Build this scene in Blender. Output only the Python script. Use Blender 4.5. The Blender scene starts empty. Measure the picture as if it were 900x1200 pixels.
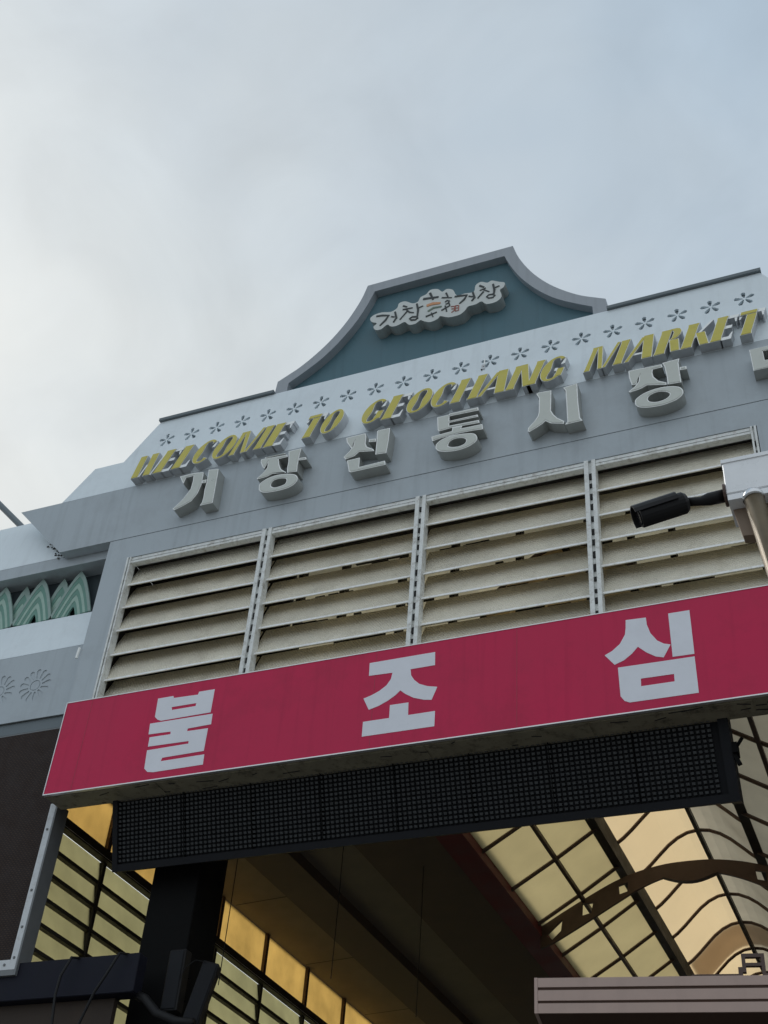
import bpy, bmesh, math, random
from mathutils import Vector, Matrix
from mathutils.geometry import tessellate_polygon
random.seed(7)
R = math.radians
scene = bpy.context.scene
COL = scene.collection

# ------------------------------------------------------------------ camera
CAM = Vector((0.0, -8.0, 1.6))
yaw, pitch, roll = -0.4448486, 0.68884518, 0.08880422
fwd = Vector((math.sin(yaw)*math.cos(pitch), math.cos(yaw)*math.cos(pitch), math.sin(pitch)))
rt = Vector((math.cos(yaw), -math.sin(yaw), 0)); up = rt.cross(fwd)
r2 = rt*math.cos(roll) + up*math.sin(roll); u2 = -rt*math.sin(roll) + up*math.cos(roll)
cd = bpy.data.cameras.new('camera'); cam = bpy.data.objects.new('camera', cd); COL.objects.link(cam)
m = Matrix((r2, u2, -fwd)).transposed().to_4x4(); m.translation = CAM
cam.matrix_world = m
cd.sensor_fit = 'VERTICAL'; cd.sensor_height = 24.0; cd.sensor_width = 18.0
cd.lens = 24.0*1463.255/1200.0
cd.clip_start = 0.05; cd.clip_end = 5000
scene.camera = cam

# ------------------------------------------------------------------ sky, sun, exposure
SUN_EL, SUN_AZ = R(42), R(-68)          # azimuth clockwise from +Y: veiled sun behind the gate to the left, where the sky is palest
w = bpy.data.worlds.new('World'); scene.world = w; w.use_nodes = True
nt = w.node_tree; nt.nodes.clear()
def N(t, **k):
    n = nt.nodes.new(t)
    for a, b in k.items(): setattr(n, a, b)
    return n
o_ = N('ShaderNodeOutputWorld'); bg = N('ShaderNodeBackground'); bg.inputs[1].default_value = 0.1
sky = N('ShaderNodeTexSky', sky_type='NISHITA', sun_disc=False, sun_elevation=SUN_EL, sun_rotation=SUN_AZ)
sky.air_density = 1.0; sky.dust_density = 3.0
tc = N('ShaderNodeTexCoord')
# overcast deck: pale towards the lower left, cooler and greyer overhead, broken up by soft noise
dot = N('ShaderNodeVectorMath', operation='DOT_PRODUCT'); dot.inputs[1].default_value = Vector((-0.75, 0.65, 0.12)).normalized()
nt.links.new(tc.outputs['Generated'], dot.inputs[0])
nz = N('ShaderNodeTexNoise'); nz.inputs['Scale'].default_value = 3.2; nz.inputs['Detail'].default_value = 4; nz.inputs['Roughness'].default_value = .5
mp = N('ShaderNodeMapping'); mp.inputs['Scale'].default_value = (1, 1, 1.8); mp.inputs['Location'].default_value = (.3, 1.7, .2)
nt.links.new(tc.outputs['Generated'], mp.inputs[0]); nt.links.new(mp.outputs[0], nz.inputs['Vector'])
ma = N('ShaderNodeMath', operation='MULTIPLY_ADD'); ma.inputs[1].default_value = .36; ma.inputs[2].default_value = -.18
nt.links.new(nz.outputs[0], ma.inputs[0])
ad = N('ShaderNodeMath', operation='ADD'); nt.links.new(dot.outputs['Value'], ad.inputs[0]); nt.links.new(ma.outputs[0], ad.inputs[1])
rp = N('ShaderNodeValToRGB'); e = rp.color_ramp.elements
e[0].position = 0.0; e[0].color = (.62, .68, .73, 1)  # extra brightness added to the sky behind the camera, to lift the facade
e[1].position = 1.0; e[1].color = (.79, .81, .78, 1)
for p_, c_ in ((.25, (.36, .465, .57)), (.45, (.44, .535, .625)), (.62, (.54, .61, .665)), (.76, (.60, .655, .68))):
    x_ = e.new(p_); x_.color = (*c_, 1)
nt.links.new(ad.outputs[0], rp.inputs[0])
nz2 = N('ShaderNodeTexNoise'); nz2.inputs['Scale'].default_value = 5.5; nz2.inputs['Detail'].default_value = 5; nz2.inputs['Roughness'].default_value = .55; nz2.inputs['Distortion'].default_value = .6
mp2 = N('ShaderNodeMapping'); mp2.inputs['Scale'].default_value = (1, 1, 1.5); mp2.inputs['Rotation'].default_value = (.4, .2, .7)
nt.links.new(tc.outputs['Generated'], mp2.inputs[0]); nt.links.new(mp2.outputs[0], nz2.inputs['Vector'])
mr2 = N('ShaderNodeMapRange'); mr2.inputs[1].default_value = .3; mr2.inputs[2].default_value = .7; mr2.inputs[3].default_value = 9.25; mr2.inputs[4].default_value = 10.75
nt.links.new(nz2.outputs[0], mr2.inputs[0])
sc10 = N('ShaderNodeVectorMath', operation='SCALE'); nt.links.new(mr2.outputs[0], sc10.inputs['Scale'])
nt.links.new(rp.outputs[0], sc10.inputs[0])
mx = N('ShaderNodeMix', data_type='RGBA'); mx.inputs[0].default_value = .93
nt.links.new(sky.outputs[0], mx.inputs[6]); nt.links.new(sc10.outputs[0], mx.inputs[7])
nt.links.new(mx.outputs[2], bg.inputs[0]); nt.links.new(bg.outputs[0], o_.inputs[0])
sd = bpy.data.lights.new('sun', 'SUN'); sd.energy = 1.5; sd.angle = R(28); sd.color = (1, .965, .91)
sun = bpy.data.objects.new('sun', sd); COL.objects.link(sun)
sdir = Vector((math.sin(SUN_AZ)*math.cos(SUN_EL), math.cos(SUN_AZ)*math.cos(SUN_EL), math.sin(SUN_EL)))
sun.rotation_euler = sdir.to_track_quat('Z', 'Y').to_euler(); sun.location = (10, -20, 30)
vs = scene.view_settings; vs.view_transform = 'Standard'; vs.look = 'None'; vs.exposure = 0.07; vs.gamma = 1.0; vs.use_curve_mapping = False

# ---- traced outlines (metres, x and z on each sign plane)
BANNER = [[[[(-5.662,7.051),(-5.51,7.052),(-5.502,7.031),(-5.265,7.025),(-5.259,7.052),(-5.108,7.052),(-5.109,6.828),(-5.585,6.822),(-5.622,6.838),(-5.655,6.871)],[(-5.506,6.942),(-5.266,6.942),(-5.267,6.914),(-5.496,6.912)]],[[(-5.689,6.81),(-5.087,6.811),(-5.083,6.711),(-5.303,6.704),(-5.306,6.679),(-5.106,6.677),(-5.108,6.467),(-5.498,6.46),(-5.506,6.429),(-5.097,6.434),(-5.093,6.341),(-5.558,6.336),(-5.615,6.346),(-5.652,6.382),(-5.663,6.552),(-5.269,6.558),(-5.271,6.582),(-5.662,6.587),(-5.665,6.675),(-5.463,6.675),(-5.466,6.7),(-5.682,6.706)]]],[[[(-3.686,7.056),(-3.123,7.059),(-3.119,6.936),(-3.325,6.934),(-3.317,6.877),(-3.289,6.83),(-3.243,6.785),(-3.175,6.753),(-3.091,6.732),(-3.133,6.623),(-3.197,6.634),(-3.284,6.666),(-3.353,6.711),(-3.401,6.752),(-3.44,6.715),(-3.504,6.674),(-3.579,6.64),(-3.659,6.619),(-3.713,6.729),(-3.646,6.749),(-3.58,6.778),(-3.524,6.818),(-3.489,6.87),(-3.479,6.929),(-3.683,6.935)]],[[(-3.48,6.632),(-3.325,6.631),(-3.321,6.518),(-3.1,6.519),(-3.1,6.386),(-3.698,6.386),(-3.699,6.517),(-3.479,6.517)]]],[[[(-1.596,7.062),(-1.444,7.055),(-1.441,6.991),(-1.419,6.91),(-1.375,6.837),(-1.329,6.801),(-1.28,6.784),(-1.338,6.683),(-1.394,6.701),(-1.459,6.748),(-1.519,6.809),(-1.567,6.756),(-1.629,6.71),(-1.699,6.684),(-1.769,6.779),(-1.713,6.806),(-1.65,6.859),(-1.608,6.934),(-1.6,6.992)]],[[(-1.277,7.058),(-1.12,7.057),(-1.117,6.673),(-1.273,6.676)]],[[(-1.676,6.655),(-1.118,6.651),(-1.115,6.348),(-1.605,6.349),(-1.642,6.368),(-1.669,6.411)],[(-1.514,6.533),(-1.275,6.531),(-1.275,6.469),(-1.516,6.469)]]]]
METAL = [[[[(-6.085,9.833),(-5.92,9.838),(-5.806,9.817),(-5.801,9.764),(-5.8,9.643),(-5.824,9.539),(-5.878,9.453),(-5.981,9.405),(-6.059,9.381),(-6.085,9.402),(-6.034,9.453),(-5.977,9.518),(-5.919,9.623),(-5.912,9.733),(-5.919,9.798),(-6.003,9.796),(-6.023,9.717)]],[[(-5.748,9.832),(-5.631,9.812),(-5.627,9.718),(-5.626,9.637),(-5.622,9.516),(-5.621,9.363),(-5.766,9.364),(-5.747,9.4),(-5.742,9.468),(-5.748,9.569),(-5.74,9.667)]],[[(-5.795,9.7),(-5.748,9.701),(-5.748,9.657),(-5.796,9.664)]]],[[[(-5.15,9.771),(-5.15,9.81),(-4.858,9.791),(-4.85,9.76),(-4.949,9.758),(-4.933,9.681),(-4.905,9.613),(-4.844,9.557),(-4.838,9.546),(-4.987,9.576),(-5.05,9.554),(-5.153,9.548),(-5.163,9.559),(-5.101,9.617),(-5.064,9.677),(-5.065,9.748),(-5.096,9.671),(-5.122,9.703)]],[[(-5.109,9.821),(-4.886,9.817),(-4.878,9.804),(-5.103,9.807)]],[[(-4.846,9.828),(-4.705,9.828),(-4.714,9.771),(-4.719,9.707),(-4.722,9.603),(-4.717,9.528),(-4.825,9.542),(-4.835,9.604),(-4.831,9.683)]],[[(-4.716,9.706),(-4.644,9.698),(-4.634,9.666),(-4.716,9.676)]],[[(-5.118,9.425),(-5.117,9.473),(-5.061,9.517),(-4.974,9.541),(-4.866,9.536),(-4.746,9.501),(-4.703,9.451),(-4.708,9.394),(-4.759,9.349),(-4.855,9.331),(-4.978,9.334),(-5.062,9.351),(-5.109,9.388)],[(-4.988,9.439),(-4.965,9.477),(-4.909,9.488),(-4.841,9.473),(-4.82,9.443),(-4.831,9.402),(-4.878,9.386),(-4.943,9.383),(-4.98,9.407)]]],[[[(-4.226,9.832),(-4.023,9.835),(-4.011,9.786),(-4.012,9.702),(-3.996,9.653),(-3.921,9.597),(-3.911,9.573),(-4.071,9.605),(-4.115,9.564),(-4.208,9.546),(-4.231,9.582),(-4.177,9.64),(-4.139,9.699),(-4.131,9.786),(-4.156,9.669),(-4.214,9.77)]],[[(-3.899,9.824),(-3.888,9.833),(-3.766,9.829),(-3.767,9.74),(-3.769,9.662),(-3.782,9.509),(-3.895,9.52),(-3.895,9.668)]],[[(-3.975,9.736),(-3.901,9.727),(-3.901,9.688),(-3.977,9.702)]],[[(-4.19,9.526),(-4.056,9.528),(-4.053,9.406),(-3.79,9.415),(-3.779,9.362),(-4.135,9.362),(-4.156,9.377)]]],[[[(-3.284,9.825),(-3.166,9.826),(-3.164,9.838),(-2.876,9.835),(-2.871,9.792),(-3.161,9.803),(-3.16,9.741),(-2.881,9.74),(-2.873,9.711),(-3.159,9.718),(-3.159,9.679),(-2.865,9.666),(-2.86,9.629),(-3.129,9.646),(-3.26,9.636),(-3.273,9.659)]],[[(-3.125,9.643),(-3.028,9.637),(-3.038,9.607),(-2.83,9.601),(-2.822,9.534),(-2.929,9.546),(-3.055,9.551),(-3.226,9.541),(-3.32,9.527),(-3.332,9.587),(-3.127,9.599)]],[[(-3.282,9.44),(-3.276,9.476),(-3.225,9.519),(-3.129,9.541),(-3.002,9.529),(-2.913,9.505),(-2.879,9.457),(-2.885,9.402),(-2.953,9.355),(-3.055,9.337),(-3.159,9.348),(-3.242,9.376),(-3.277,9.414)],[(-3.158,9.433),(-3.141,9.471),(-3.09,9.49),(-3.023,9.48),(-2.985,9.45),(-2.991,9.409),(-3.042,9.385),(-3.116,9.392),(-3.154,9.413)]]],[[[(-2.314,9.833),(-2.288,9.841),(-2.17,9.833),(-2.178,9.579),(-2.157,9.525),(-2.12,9.467),(-2.058,9.41),(-2.062,9.379),(-2.184,9.42),(-2.232,9.463),(-2.261,9.434),(-2.318,9.403),(-2.382,9.371),(-2.397,9.385),(-2.392,9.425),(-2.338,9.485),(-2.302,9.541),(-2.291,9.595),(-2.287,9.767)]],[[(-2.057,9.827),(-2.03,9.833),(-1.926,9.844),(-1.924,9.606),(-1.913,9.404),(-1.891,9.365),(-2.052,9.362),(-2.029,9.392),(-2.033,9.64),(-2.037,9.786)]]],[[[(-1.455,9.85),(-1.156,9.839),(-1.152,9.801),(-1.238,9.799),(-1.245,9.76),(-1.238,9.707),(-1.199,9.643),(-1.131,9.599),(-1.133,9.572),(-1.301,9.621),(-1.36,9.594),(-1.454,9.579),(-1.468,9.593),(-1.407,9.64),(-1.372,9.689),(-1.358,9.787),(-1.395,9.661),(-1.435,9.664),(-1.454,9.767)]],[[(-1.15,9.85),(-0.997,9.858),(-1.009,9.805),(-1.007,9.692),(-1.004,9.56),(-1.123,9.571),(-1.123,9.669),(-1.136,9.806)]],[[(-1.002,9.746),(-0.945,9.741),(-0.945,9.704),(-1.004,9.711)]],[[(-1.419,9.443),(-1.41,9.48),(-1.342,9.528),(-1.234,9.554),(-1.121,9.548),(-1.032,9.515),(-0.998,9.464),(-1.006,9.412),(-1.066,9.363),(-1.179,9.339),(-1.298,9.346),(-1.381,9.372),(-1.414,9.407)],[(-1.306,9.448),(-1.288,9.486),(-1.23,9.508),(-1.167,9.501),(-1.12,9.468),(-1.116,9.437),(-1.153,9.405),(-1.224,9.392),(-1.286,9.412)]]]]
CLOUD = [(-4.239,11.822),(-4.2,11.866),(-4.105,11.876),(-3.997,11.845),(-3.926,11.883),(-3.91,11.95),(-3.837,11.958),(-3.749,11.89),(-3.687,11.896),(-3.659,11.959),(-3.598,11.98),(-3.549,12.035),(-3.465,12.017),(-3.411,11.952),(-3.361,11.977),(-3.288,11.934),(-3.243,11.83),(-3.152,11.825),(-3.051,11.815),(-3.034,11.91),(-2.974,11.945),(-2.903,11.903),(-2.854,11.919),(-2.773,11.867),(-2.71,11.828),(-2.723,11.761),(-2.762,11.733),(-2.742,11.625),(-2.8,11.563),(-2.907,11.566),(-2.962,11.629),(-3.027,11.605),(-3.11,11.602),(-3.144,11.55),(-3.203,11.507),(-3.323,11.511),(-3.415,11.565),(-3.444,11.533),(-3.524,11.511),(-3.597,11.549),(-3.643,11.583),(-3.699,11.546),(-3.771,11.558),(-3.826,11.621),(-3.907,11.593),(-3.981,11.605),(-4.026,11.652),(-4.095,11.603),(-4.159,11.614),(-4.189,11.674),(-4.152,11.718),(-4.213,11.76)]
LOGO = [([(-4.166,11.831),(-4.095,11.819),(-4.018,11.79),(-4.053,11.725),(-4.113,11.661)],0.0225,0),([(-3.987,11.762),(-3.946,11.74)],0.0165,0),([(-3.946,11.823),(-3.924,11.719),(-3.955,11.658)],0.021,0),([(-3.856,11.887),(-3.809,11.851)],0.0195,0),([(-3.857,11.825),(-3.743,11.813)],0.0165,0),([(-3.817,11.813),(-3.774,11.753),(-3.723,11.727)],0.0165,0),([(-3.805,11.778),(-3.882,11.672)],0.018,0),([(-3.697,11.862),(-3.676,11.758),(-3.68,11.644)],0.021,0),([(-3.678,11.783),(-3.62,11.799)],0.015,0),([(-3.768,11.648),(-3.739,11.665),(-3.695,11.653),(-3.674,11.624),(-3.697,11.605),(-3.746,11.618),(-3.768,11.648)],0.0165,0),([(-3.626,11.911),(-3.449,11.879)],0.0317,0),([(-3.551,11.982),(-3.51,11.858)],0.0285,0),([(-3.58,11.784),(-3.512,11.793),(-3.424,11.771)],0.0345,1),([(-3.561,11.688),(-3.5,11.722),(-3.407,11.71)],0.0225,2),([(-3.581,11.612),(-3.457,11.639)],0.018,0),([(-3.52,11.653),(-3.498,11.577)],0.015,0),([(-3.411,11.852),(-3.296,11.809)],0.0167,0),([(-3.365,11.912),(-3.34,11.841)],0.0217,0),([(-3.37,11.765),(-3.349,11.783),(-3.321,11.765),(-3.336,11.733),(-3.363,11.728)],0.0133,0),([(-3.407,11.646),(-3.313,11.69)],0.015,0),([(-3.367,11.707),(-3.345,11.606)],0.0167,0),([(-3.326,11.737),(-3.313,11.687)],0.015,0),([(-3.302,11.667),(-3.259,11.659),(-3.26,11.592),(-3.293,11.572)],0.0075,3),([(-3.293,11.627),(-3.263,11.623)],0.0075,3),([(-3.249,11.663),(-3.214,11.656),(-3.214,11.575),(-3.246,11.575),(-3.249,11.663)],0.0075,3),([(-3.244,11.624),(-3.216,11.617)],0.0075,3),([(-3.264,11.812),(-3.206,11.805),(-3.126,11.785),(-3.156,11.726),(-3.207,11.68)],0.0217,0),([(-3.104,11.759),(-3.058,11.734)],0.0167,0),([(-3.06,11.806),(-3.04,11.712),(-3.07,11.671)],0.0217,0),([(-2.988,11.885),(-2.937,11.84)],0.0217,0),([(-2.984,11.804),(-2.916,11.821)],0.0167,0),([(-2.942,11.803),(-2.878,11.746)],0.0167,0),([(-2.941,11.773),(-3.004,11.688)],0.0183,0),([(-2.838,11.852),(-2.821,11.757),(-2.827,11.692)],0.0217,0),([(-2.821,11.784),(-2.766,11.797)],0.015,0),([(-2.906,11.677),(-2.883,11.698),(-2.841,11.692),(-2.815,11.664),(-2.835,11.639),(-2.882,11.645),(-2.906,11.677)],0.0167,0)]

# ------------------------------------------------------------------ materials
MATS = {}
def mat(name, col, rough=.6, metal=0.0, var=.12, vscale=3.0, bump=0.0, bscale=40.0, streak=0.0, trans=0.0, spec=.4, tcol=None, dirt=None, dirtamt=0.0, dscale=5.0):
    """principled paint / metal / plastic: colour varied by noise, vertical run-off streaks, dirt blotches, optional translucency"""
    mt = bpy.data.materials.new(name); mt.use_nodes = True; t = mt.node_tree; n = t.nodes; n.clear()
    def A(ty, **k):
        q = n.new(ty)
        for a, b in k.items(): setattr(q, a, b)
        return q
    out = A('ShaderNodeOutputMaterial'); p = A('ShaderNodeBsdfPrincipled')
    p.inputs['Roughness'].default_value = rough; p.inputs['Metallic'].default_value = metal
    p.inputs['Specular IOR Level'].default_value = spec
    co = A('ShaderNodeTexCoord')
    n1 = A('ShaderNodeTexNoise'); n1.inputs['Scale'].default_value = vscale; n1.inputs['Detail'].default_value = 6; n1.inputs['Roughness'].default_value = .65
    t.links.new(co.outputs['Object'], n1.inputs['Vector'])
    mr = A('ShaderNodeMapRange'); mr.inputs[1].default_value = .3; mr.inputs[2].default_value = .7; mr.inputs[3].default_value = 1-var; mr.inputs[4].default_value = 1+var
    t.links.new(n1.outputs[0], mr.inputs[0])
    c = A('ShaderNodeVectorMath', operation='SCALE'); c.inputs[0].default_value = col; t.links.new(mr.outputs[0], c.inputs['Scale'])
    cur = c.outputs[0]
    if streak > 0:
        mpp = A('ShaderNodeMapping'); mpp.inputs['Scale'].default_value = (14, 14, .7); t.links.new(co.outputs['Object'], mpp.inputs[0])
        n2 = A('ShaderNodeTexNoise'); n2.inputs['Scale'].default_value = 1.0; n2.inputs['Detail'].default_value = 5; t.links.new(mpp.outputs[0], n2.inputs['Vector'])
        m2 = A('ShaderNodeMapRange'); m2.inputs[1].default_value = .52; m2.inputs[2].default_value = .75; m2.inputs[3].default_value = 1; m2.inputs[4].default_value = 1-streak
        t.links.new(n2.outputs[0], m2.inputs[0])
        c2 = A('ShaderNodeVectorMath', operation='SCALE'); t.links.new(cur, c2.inputs[0]); t.links.new(m2.outputs[0], c2.inputs['Scale']); cur = c2.outputs[0]
    if dirt is not None:
        n3 = A('ShaderNodeTexNoise'); n3.inputs['Scale'].default_value = dscale; n3.inputs['Detail'].default_value = 8; n3.inputs['Roughness'].default_value = .75
        t.links.new(co.outputs['Object'], n3.inputs['Vector'])
        m3 = A('ShaderNodeMapRange'); m3.inputs[1].default_value = .5; m3.inputs[2].default_value = .68; m3.inputs[3].default_value = 0; m3.inputs[4].default_value = dirtamt
        t.links.new(n3.outputs[0], m3.inputs[0])
        mxx = A('ShaderNodeMix', data_type='RGBA'); t.links.new(m3.outputs[0], mxx.inputs[0]); t.links.new(cur, mxx.inputs[6]); mxx.inputs[7].default_value = (*dirt, 1); cur = mxx.outputs[2]
    t.links.new(cur, p.inputs['Base Color'])
    if rough < .9:
        m4 = A('ShaderNodeMapRange'); m4.inputs[1].default_value = .3; m4.inputs[2].default_value = .7; m4.inputs[3].default_value = max(.05, rough-.1); m4.inputs[4].default_value = min(1, rough+.12)
        t.links.new(n1.outputs[0], m4.inputs[0]); t.links.new(m4.outputs[0], p.inputs['Roughness'])
    if bump > 0:
        nb = A('ShaderNodeTexNoise'); nb.inputs['Scale'].default_value = bscale; nb.inputs['Detail'].default_value = 3; t.links.new(co.outputs['Object'], nb.inputs['Vector'])
        b = A('ShaderNodeBump'); b.inputs['Strength'].default_value = bump; b.inputs['Distance'].default_value = .01
        t.links.new(nb.outputs[0], b.inputs['Height']); t.links.new(b.outputs[0], p.inputs['Normal'])
    if trans > 0:
        tr_ = A('ShaderNodeBsdfTranslucent')
        if tcol is not None:
            c5 = A('ShaderNodeVectorMath', operation='SCALE'); c5.inputs[0].default_value = tcol; t.links.new(mr.outputs[0], c5.inputs['Scale']); t.links.new(c5.outputs[0], tr_.inputs[0])
        else: t.links.new(cur, tr_.inputs[0])
        ms = A('ShaderNodeMixShader'); ms.inputs[0].default_value = trans
        t.links.new(p.outputs[0], ms.inputs[1]); t.links.new(tr_.outputs[0], ms.inputs[2]); t.links.new(ms.outputs[0], out.inputs[0])
    else: t.links.new(p.outputs[0], out.inputs[0])
    MATS[name] = mt
    return mt

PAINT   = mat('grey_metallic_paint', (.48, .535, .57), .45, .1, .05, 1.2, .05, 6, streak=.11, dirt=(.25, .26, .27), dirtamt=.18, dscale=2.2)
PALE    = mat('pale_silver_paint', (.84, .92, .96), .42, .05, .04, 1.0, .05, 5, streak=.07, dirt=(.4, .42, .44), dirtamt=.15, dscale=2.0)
CAP     = mat('dark_flashing', (.17, .20, .215), .5, .2, .1, 3)
RIM     = mat('gable_rim_paint', (.40, .435, .47), .5, .1, .06, 2, .05, 8, streak=.1)
TEAL    = mat('teal_gable_paint', (.10, .195, .235), .55, 0, .08, 2, .05, 8, streak=.12)
STEEL   = mat('letter_silver', (.58, .605, .56), .36, .35, .08, 6, dirt=(.40, .40, .36), dirtamt=.35, dscale=6)
STEELR  = mat('letter_return', (.46, .475, .455), .42, .35, .08, 6)
EDGE    = mat('bright_trim', (.93, .95, .93), .3, .25, .05, 10)
YELLOW  = mat('yellow_face', (.66, .58, .11), .45, 0, .10, 9, dirt=(.45, .42, .30), dirtamt=.35, dscale=9)
ALU     = mat('weathered_white_aluminium', (.84, .86, .84), .45, .1, .10, 9, .1, 60, dirt=(.30, .26, .20), dirtamt=.6, dscale=16)
DARK    = mat('dark_slot', (.03, .03, .03), .8)
SLATM   = mat('cream_slat', (.96, .91, .77), .33, 0, .12, 1.6, 0, 40, trans=.16, tcol=(.80, .70, .48), dirt=(.58, .52, .40), dirtamt=.4, dscale=4)
RED     = mat('crimson_banner', (.62, .032, .10), .5, 0, .05, 1.2, .12, 2.5, spec=.2, streak=.10, dirt=(.40, .03, .07), dirtamt=.35, dscale=1.6)
WHITEV  = mat('pale_vinyl', (.84, .86, .92), .5, 0, .04, 5)
SIGNB   = mat('sign_underside', (.30, .275, .20), .7, 0, .18, 5, .2, 30, dirt=(.06, .05, .04), dirtamt=.85, dscale=9)
ALUC    = mat('clean_aluminium_edge', (.80, .80, .80), .35, .6, .06, 12)
LEDH    = mat('led_housing', (.012, .013, .016), .6, 0, .25, 8, spec=.2)
LEDD    = mat('led_visor', (.045, .050, .054), .35, 0, .5, 30, spec=.6)
BROWNW  = mat('brown_cladding', (.050, .034, .027), .6, 0, .25, 8, .1, 60, spec=.2, dirt=(.10, .06, .035), dirtamt=.5, dscale=24)
WHITES  = mat('white_steel_strip', (.68, .71, .73), .45, 0, .08, 8, dirt=(.3, .25, .2), dirtamt=.4, dscale=14)
GREYS   = mat('grey_steel_side', (.20, .21, .215), .5, .1, .1, 8)
NAVY    = mat('navy_black_steel', (.014, .015, .024), .6, 0, .2, 6, spec=.15)
BLACK   = mat('black_steel', (.007, .007, .007), .7, 0, .3, 6, spec=.1)
BLACKP  = mat('black_plastic', (.012, .012, .013), .5, 0, .15, 10, spec=.25)
OLIVE   = mat('olive_polycarbonate', (.45, .44, .32), .5, 0, .10, 2.2, .04, 8, trans=.8, tcol=(.82, .79, .56), streak=.12, dirt=(.36, .34, .24), dirtamt=.35, dscale=2.2)
BEIGE   = mat('beige_polycarbonate', (.55, .47, .34), .5, 0, .03, .8, .03, 8, trans=.8, tcol=(.98, .85, .64))
PEARL   = mat('pearl_polycarbonate', (.5, .48, .42), .5, 0, .08, 1.5, .03, 8, trans=.78, tcol=(.74, .68, .57))
SAND    = mat('sand_polycarbonate', (.45, .42, .26), .5, 0, .06, 1.2, .03, 8, trans=.8, tcol=(.74, .665, .47), streak=.1)
AMBER   = mat('amber_polycarbonate', (.50, .34, .12), .5, 0, .16, 1.6, .03, 8, trans=.82, tcol=(.98, .77, .40))
BRONZE  = mat('bronze_frame', (.095, .062, .050), .5, .1, .2, 6)
BATTEN  = mat('dark_batten', (.030, .026, .020), .6, 0, .2, 6)
CEIL    = mat('dark_ceiling_board', (.22, .19, .155), .75, 0, .15, 2.5)
BEAMD   = mat('dark_beam', (.115, .088, .075), .7, 0, .2, 3)
MAROON  = mat('maroon_beam', (.16, .030, .036), .55, 0, .2, 3)
TAUPE   = mat('taupe_shop_fascia', (.48, .355, .305), .5, 0, .06, 4, streak=.06)
GROOVE  = mat('dark_brown_groove', (.09, .05, .035), .6)
G1 = mat('mountain_dark_green', (.17, .34, .28), .5, 0, .1, 12)
G2 = mat('mountain_pale_green', (.40, .57, .49), .5, 0, .1, 12)
G3 = mat('mountain_grey_green', (.33, .45, .41), .5, 0, .1, 12)
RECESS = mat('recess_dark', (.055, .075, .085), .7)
INK   = mat('logo_ink', (.06, .07, .07), .6); ORANGE = mat('logo_orange', (.72, .36, .19), .6)
LGREEN = mat('logo_green', (.20, .27, .21), .6); LRED = mat('logo_red', (.42, .16, .13), .6)
CLOUD_M = mat('logo_white_face', (.68, .72, .70), .5, .05, .06, 8)
GALV  = mat('galvanised_box', (.93, .95, .97), .3, .05, .05, 10)
POLEM = mat('weathered_pole', (.17, .135, .085), .35, .5, .2, 8, dirt=(.12, .09, .05), dirtamt=.5, dscale=14)
CHROME= mat('steel_cap', (.75, .76, .77), .2, .9, .05, 8)
BRKT  = mat('brown_bracket', (.27, .20, .145), .5, .1, .15, 8)
GROUNDM = mat('concrete_paving', (.15, .147, .14), .9, 0, .15, 1.5, .2, 30)
PIPE  = mat('grey_pipe', (.07, .07, .065), .5, 0, .15, 8)
BACKB = mat('dark_backing', (.05, .045, .04), .8)
NOSE = mat('white_slat_nosing', (.97, .97, .95), .35, .1, .05, 10, dirt=(.45, .40, .32), dirtamt=.4, dscale=18)
TINT = mat('brown_tinted_sheet', (.22, .15, .11), .5, 0, .08, 3, trans=.8, tcol=(.44, .35, .28))
DBOARD = mat('dark_shop_board', (.055, .042, .034), .7, 0, .15, 3, spec=.2)
LRET = mat('pale_letter_return', (.56, .58, .60), .42, .25, .08, 6)
BACKT = mat('cream_backing_sheet', (.5, .45, .3), .6, 0, .15, 3, trans=.8, tcol=(.85, .80, .66))

# corrugation on the slats and fine mesh on the brown cladding
def add_wave_bump(mt, axis, scale, strength, dist):
    t = mt.node_tree; p = [x for x in t.nodes if x.type == 'BSDF_PRINCIPLED'][0]
    co = t.nodes.new('ShaderNodeTexCoord'); wv = t.nodes.new('ShaderNodeTexWave'); wv.bands_direction = axis
    wv.inputs['Scale'].default_value = scale; wv.inputs['Distortion'].default_value = .4
    mp_ = t.nodes.new('ShaderNodeMapping'); mp_.inputs['Rotation'].default_value = (0, R(38), 0)
    b = t.nodes.new('ShaderNodeBump'); b.inputs['Strength'].default_value = strength; b.inputs['Distance'].default_value = dist
    t.links.new(co.outputs['Object'], mp_.inputs[0]); t.links.new(mp_.outputs[0], wv.inputs['Vector'])
    t.links.new(wv.outputs[0], b.inputs['Height']); t.links.new(b.outputs[0], p.inputs['Normal'])
    for x in t.nodes:
        if x.type == 'BSDF_TRANSLUCENT': t.links.new(b.outputs[0], x.inputs['Normal'])
add_wave_bump(SLATM, 'X', 15, .5, .008)

def mesh_weave(mt, c1, c2, scale):
    t = mt.node_tree; p = [x for x in t.nodes if x.type == 'BSDF_PRINCIPLED'][0]
    co = t.nodes.new('ShaderNodeTexCoord'); br = t.nodes.new('ShaderNodeTexBrick'); mp_ = t.nodes.new('ShaderNodeMapping')
    mp_.inputs['Rotation'].default_value = (R(90), 0, 0); br.inputs['Scale'].default_value = scale; br.inputs['Mortar Size'].default_value = .12
    br.inputs['Color1'].default_value = (*c1, 1); br.inputs['Color2'].default_value = (*c2, 1); br.inputs['Mortar'].default_value = (.03, .02, .017, 1)
    t.links.new(co.outputs['Object'], mp_.inputs[0]); t.links.new(mp_.outputs[0], br.inputs['Vector']); t.links.new(br.outputs['Color'], p.inputs['Base Color'])
mesh_weave(BROWNW, (.115, .068, .046), (.17, .10, .062), 14)

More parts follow.
